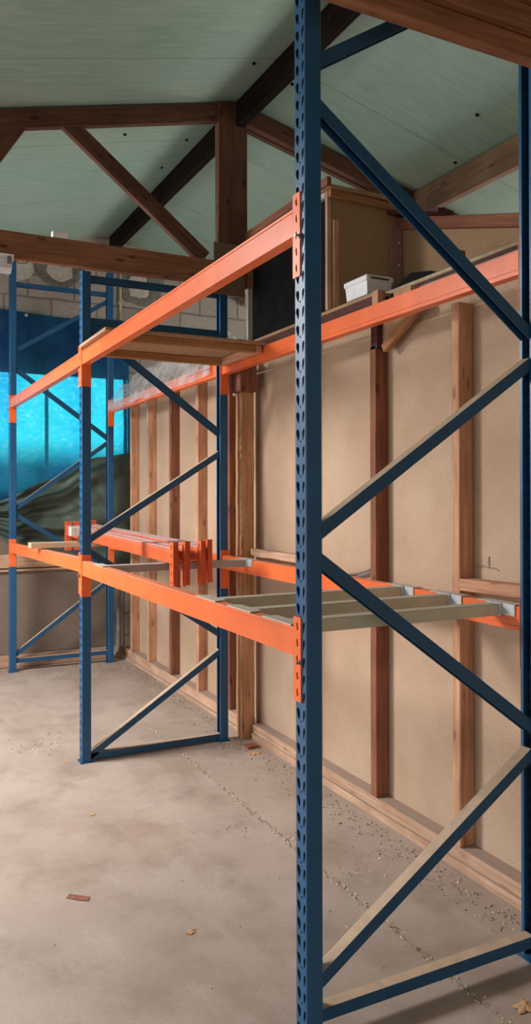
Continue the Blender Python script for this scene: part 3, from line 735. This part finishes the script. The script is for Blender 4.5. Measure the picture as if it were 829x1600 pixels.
bm = bmesh.new(); tube(bm, [(1.207, YE-.10, 2.07), (1.211, YE-.112, 1.75), (1.211, YE-.115, 1.35), (1.211, YE-.11, .94)], .010, 6); put('hem', bm, TARPHEM, gt)

def plast(u, v):
    y = 2.93 + u*2.585
    s = v
    n1 = noise.noise(Vector((y*3.2, s*4, 4))); n2 = noise.noise(Vector((y*9, s*11, 7))); n3 = abs(noise.noise(Vector((y*6+s*3, s*7, 11))))
    ridge = .05*n1 + .022*n2 + .045*n3
    if s < .25:
        t = s/.25; x = .925 - .004 ; z = 2.470 + t*.090 + (.025*n1 if t < .5 else 0)
        x -= .004+abs(n2)*.012
    else:
        t = (s-.25)/.75; hgt = .26*(1-.30*abs(u-.45)*2)*min(1, (1-u)*5+.25)
        x = .922 + t*.32; z = 2.566 + min(1, t*2.4)*max(.15, hgt*(.75+.25*math.sin(t*4))) + max(-.01, ridge)*min(1, t*4)
    return (x, y, z)
tag(grid('plastic_sheeting', 90, 46, plast, POLY), 'crumpled clear plastic sheeting heaped over the far upper rear beam', 'plastic sheet')

# ------------------------------------------------------------------ floor litter
def leaf(x, y, s, rz, label, m=LEAF, name='dry_leaf', lobes=5):
    bm = bmesh.new(); n = 20; c = bm.verts.new((x, y, .009*s/.03)); ring = []
    for i in range(n):
        a = 2*math.pi*i/n + rz; k = s*(.62+.38*abs(math.cos(lobes*(a-rz)/2)))*(1+.2*noise.noise(Vector((i*.9, x*9, y*9))))
        ring.append(bm.verts.new((x+k*math.cos(a), y+k*.75*math.sin(a), .0015+.007*abs(noise.noise(Vector((i*.5, x*5, 2)))))))
    for i in range(n): bm.faces.new((c, ring[i], ring[(i+1) % n]))
    tube(bm, [(x+s*.5*math.cos(rz), y+s*.4*math.sin(rz), .003), (x+s*1.25*math.cos(rz), y+s*1.0*math.sin(rz), .004)], .0015, 5)
    return tag(put(name, bm, m, None), label, 'leaf', 'dry leaves on the floor')
leaf(-.086, .733, .022, .6, 'small pale crumpled leaf alone on the open floor in front of the racking')
leaf(.715, -.165, .045, 1.1, 'large orange brown leaf at the bottom right, in front of the nearest frame')
leaf(1.03, 2.46, .040, .2, 'orange brown leaf by the foot of the wall post')
leaf(.30, 2.95, .018, 2.0, 'small brown leaf inside the middle frame')
leaf(-.14, 1.98, .016, 1.4, 'tiny curled leaf on the floor left of the floor joint')
leaf(.98, 5.2, .03, .4, 'pale leaf in front of the far corner pipe')
leaf(.70, 5.05, .03, 2.4, 'brown leaf in front of the foot of the farthest frame')
bm = bmesh.new()
pts = [(-.45, 1.20), (-.43, 1.225), (-.36, 1.165), (-.375, 1.135), (-.41, 1.16)]
lo = [bm.verts.new((x, y, .0005)) for x, y in pts]; hi = [bm.verts.new((x, y, .003)) for x, y in pts]
bm.faces.new(hi); bm.faces.new(lo[::-1])
for k in range(5): bm.faces.new((lo[k], lo[(k+1) % 5], hi[(k+1) % 5], hi[k]))
tag(put('rust_flake', bm, RUST, None), 'flat rust brown flake on the open floor at the lower left', 'flake')
bm = bmesh.new(); bx(bm, 1.02, 1.10, 2.55, 2.62, .001, .018, .002)
tag(put('wood_chip', bm, STUDRED, None), 'broken reddish wood chip on the floor by the wall post', 'wood chip')
# crumbs nobody could count
bm = bmesh.new()
def crumb(x, y, s):
    if x > 1.105 or any(f-.05 < y < f+W+.05 and (x < .11 and x > -.05 or x > .86) for f in (Y1, Y2, Y3)): return
    vs = [bm.verts.new((x+random.uniform(-1, 1)*s, y+random.uniform(-1, 1)*s, z)) for z in (.0005, .0005, .0005)] 
    t = bm.verts.new((x+random.uniform(-.4, .4)*s, y+random.uniform(-.4, .4)*s, s*random.uniform(.5, 1.1)))
    for a, b in ((0, 1), (1, 2), (2, 0)): bm.faces.new((vs[a], vs[b], t))
for i in range(900): crumb(.612+random.gauss(0, .010), random.uniform(-.6, 3.3), random.uniform(.003, .009))
for i in range(420): crumb(1.115-abs(random.gauss(0, .08)), random.uniform(-.2, 5.6), random.uniform(.003, .009))
for i in range(380): crumb(random.uniform(-1.4, 1.1), random.uniform(-.4, 5.4), random.uniform(.002, .0075))
for cx, cy in ((.93, .95), (.72, 1.35), (.98, .62), (.75, .85), (1.0, .3), (-.19, 3.19), (.85, 2.35), (.45, 1.5)):
    for i in range(28): crumb(cx+random.gauss(0, .045), cy+random.gauss(0, .05), random.uniform(.003, .010))
tag(put('floor_crumbs', bm, DIRT, None), 'pale crumbs and grit scattered over the floor and along the joint', 'crumbs', kind='stuff')
bm = bmesh.new()
for i in range(900): crumb(1.10-abs(random.gauss(0, .10)), random.uniform(-.3, 5.6), random.uniform(.003, .009))
for cx, cy, r, n in ((.97, 2.62, .09, 120), (.95, 5.35, .16, 160), (-.2, 3.3, .12, 60), (.55, 5.4, .3, 120)):
    for i in range(n): crumb(cx+random.gauss(0, r), cy+random.gauss(0, r), random.uniform(.003, .008))
tag(put('floor_litter', bm, LITTER, None), 'dark leaf litter and dirt swept along the foot of the stud wall', 'litter', kind='stuff')

# ------------------------------------------------------------------ light
w = bpy.data.worlds.new('World'); scene.world = w; w.use_nodes = True
bg = w.node_tree.nodes['Background']; bg.inputs[0].default_value = (.72, .86, 1.0, 1); bg.inputs[1].default_value = 1.1
def area(name, loc, target, sx, sy, power, col):
    l = bpy.data.lights.new(name, 'AREA'); l.shape = 'RECTANGLE'; l.size = sx; l.size_y = sy; l.energy = power; l.color = col
    o = bpy.data.objects.new(name, l); COL.objects.link(o); o.location = loc
    o.rotation_euler = (Vector(target)-Vector(loc)).to_track_quat('-Z', 'Y').to_euler(); return o
area('doorway_daylight', (-4.2, 3.0, 1.5), (1.2, 3.0, .9), 4.2, 2.3, 70, (.95, .96, 1.0))
area('added_roof_fill', (-2.7, 3.2, roofz(-2.7)-.10), (-1.7, 2.5, 0), .9, 2.2, 490, (1.0, .96, .93))  # added lamp, no roof opening behind it, brightens floor and wall
area('near_doorway_daylight', (-1.4, -5.35, 1.4), (.4, 1, .9), 3.4, 2.5, 42, (1.0, .78, .58))
area('added_outer_fill', (6.2, 2.4, 1.4), (3, 2.4, 2.2), 4.0, 2.3, 200, (1.0, .98, .95))  # added lamp beyond the partition, brightens the right roof slope
s = bpy.data.lights.new('sun', 'SUN'); s.energy = 6.5; s.angle = R(3.0); s.color = (1, .97, .92)
so = bpy.data.objects.new('sun', s); COL.objects.link(so); so.location = (3, 14, 12)
so.rotation_euler = Vector((-.02, -.92, -.22)).to_track_quat('-Z', 'Y').to_euler()

bm = bmesh.new(); bx(bm, -9, 9, 11.8, 12.0, -.13, 2.07+6.0*.22/.92)  # added out of view, cuts the sun off the lower tarpaulin
tag(put('added_shade_wall', bm, BLOCK, None), 'unseen wall added outside the far window to shade the lower tarpaulin', 'wall', kind='structure')

# ------------------------------------------------------------------ camera
cam = bpy.data.cameras.new('camera'); co = bpy.data.objects.new('camera', cam); COL.objects.link(co)
yaw, pi_, ro = .4686, .0054, -.0019
fw = Vector((math.sin(yaw)*math.cos(pi_), math.cos(yaw)*math.cos(pi_), math.sin(pi_))); r0 = Vector((math.cos(yaw), -math.sin(yaw), 0)); u0 = r0.cross(fw)
rt = r0*math.cos(ro)+u0*math.sin(ro); up = -r0*math.sin(ro)+u0*math.cos(ro)
M = Matrix((rt, up, -fw)).transposed().to_4x4(); M.translation = (-1.1758, -2.0615, 1.6604)
co.matrix_world = M
cam.sensor_fit = 'VERTICAL'; cam.sensor_height = 24; cam.lens = 24*1229.32/1600
cam.shift_x = -1.82/1600; cam.shift_y = -35.6/1600; cam.clip_start = .05
scene.camera = co
vs = scene.view_settings; vs.view_transform = 'Standard'; vs.look = 'None'; vs.gamma = 1; vs.use_curve_mapping = False; vs.exposure = 0.0
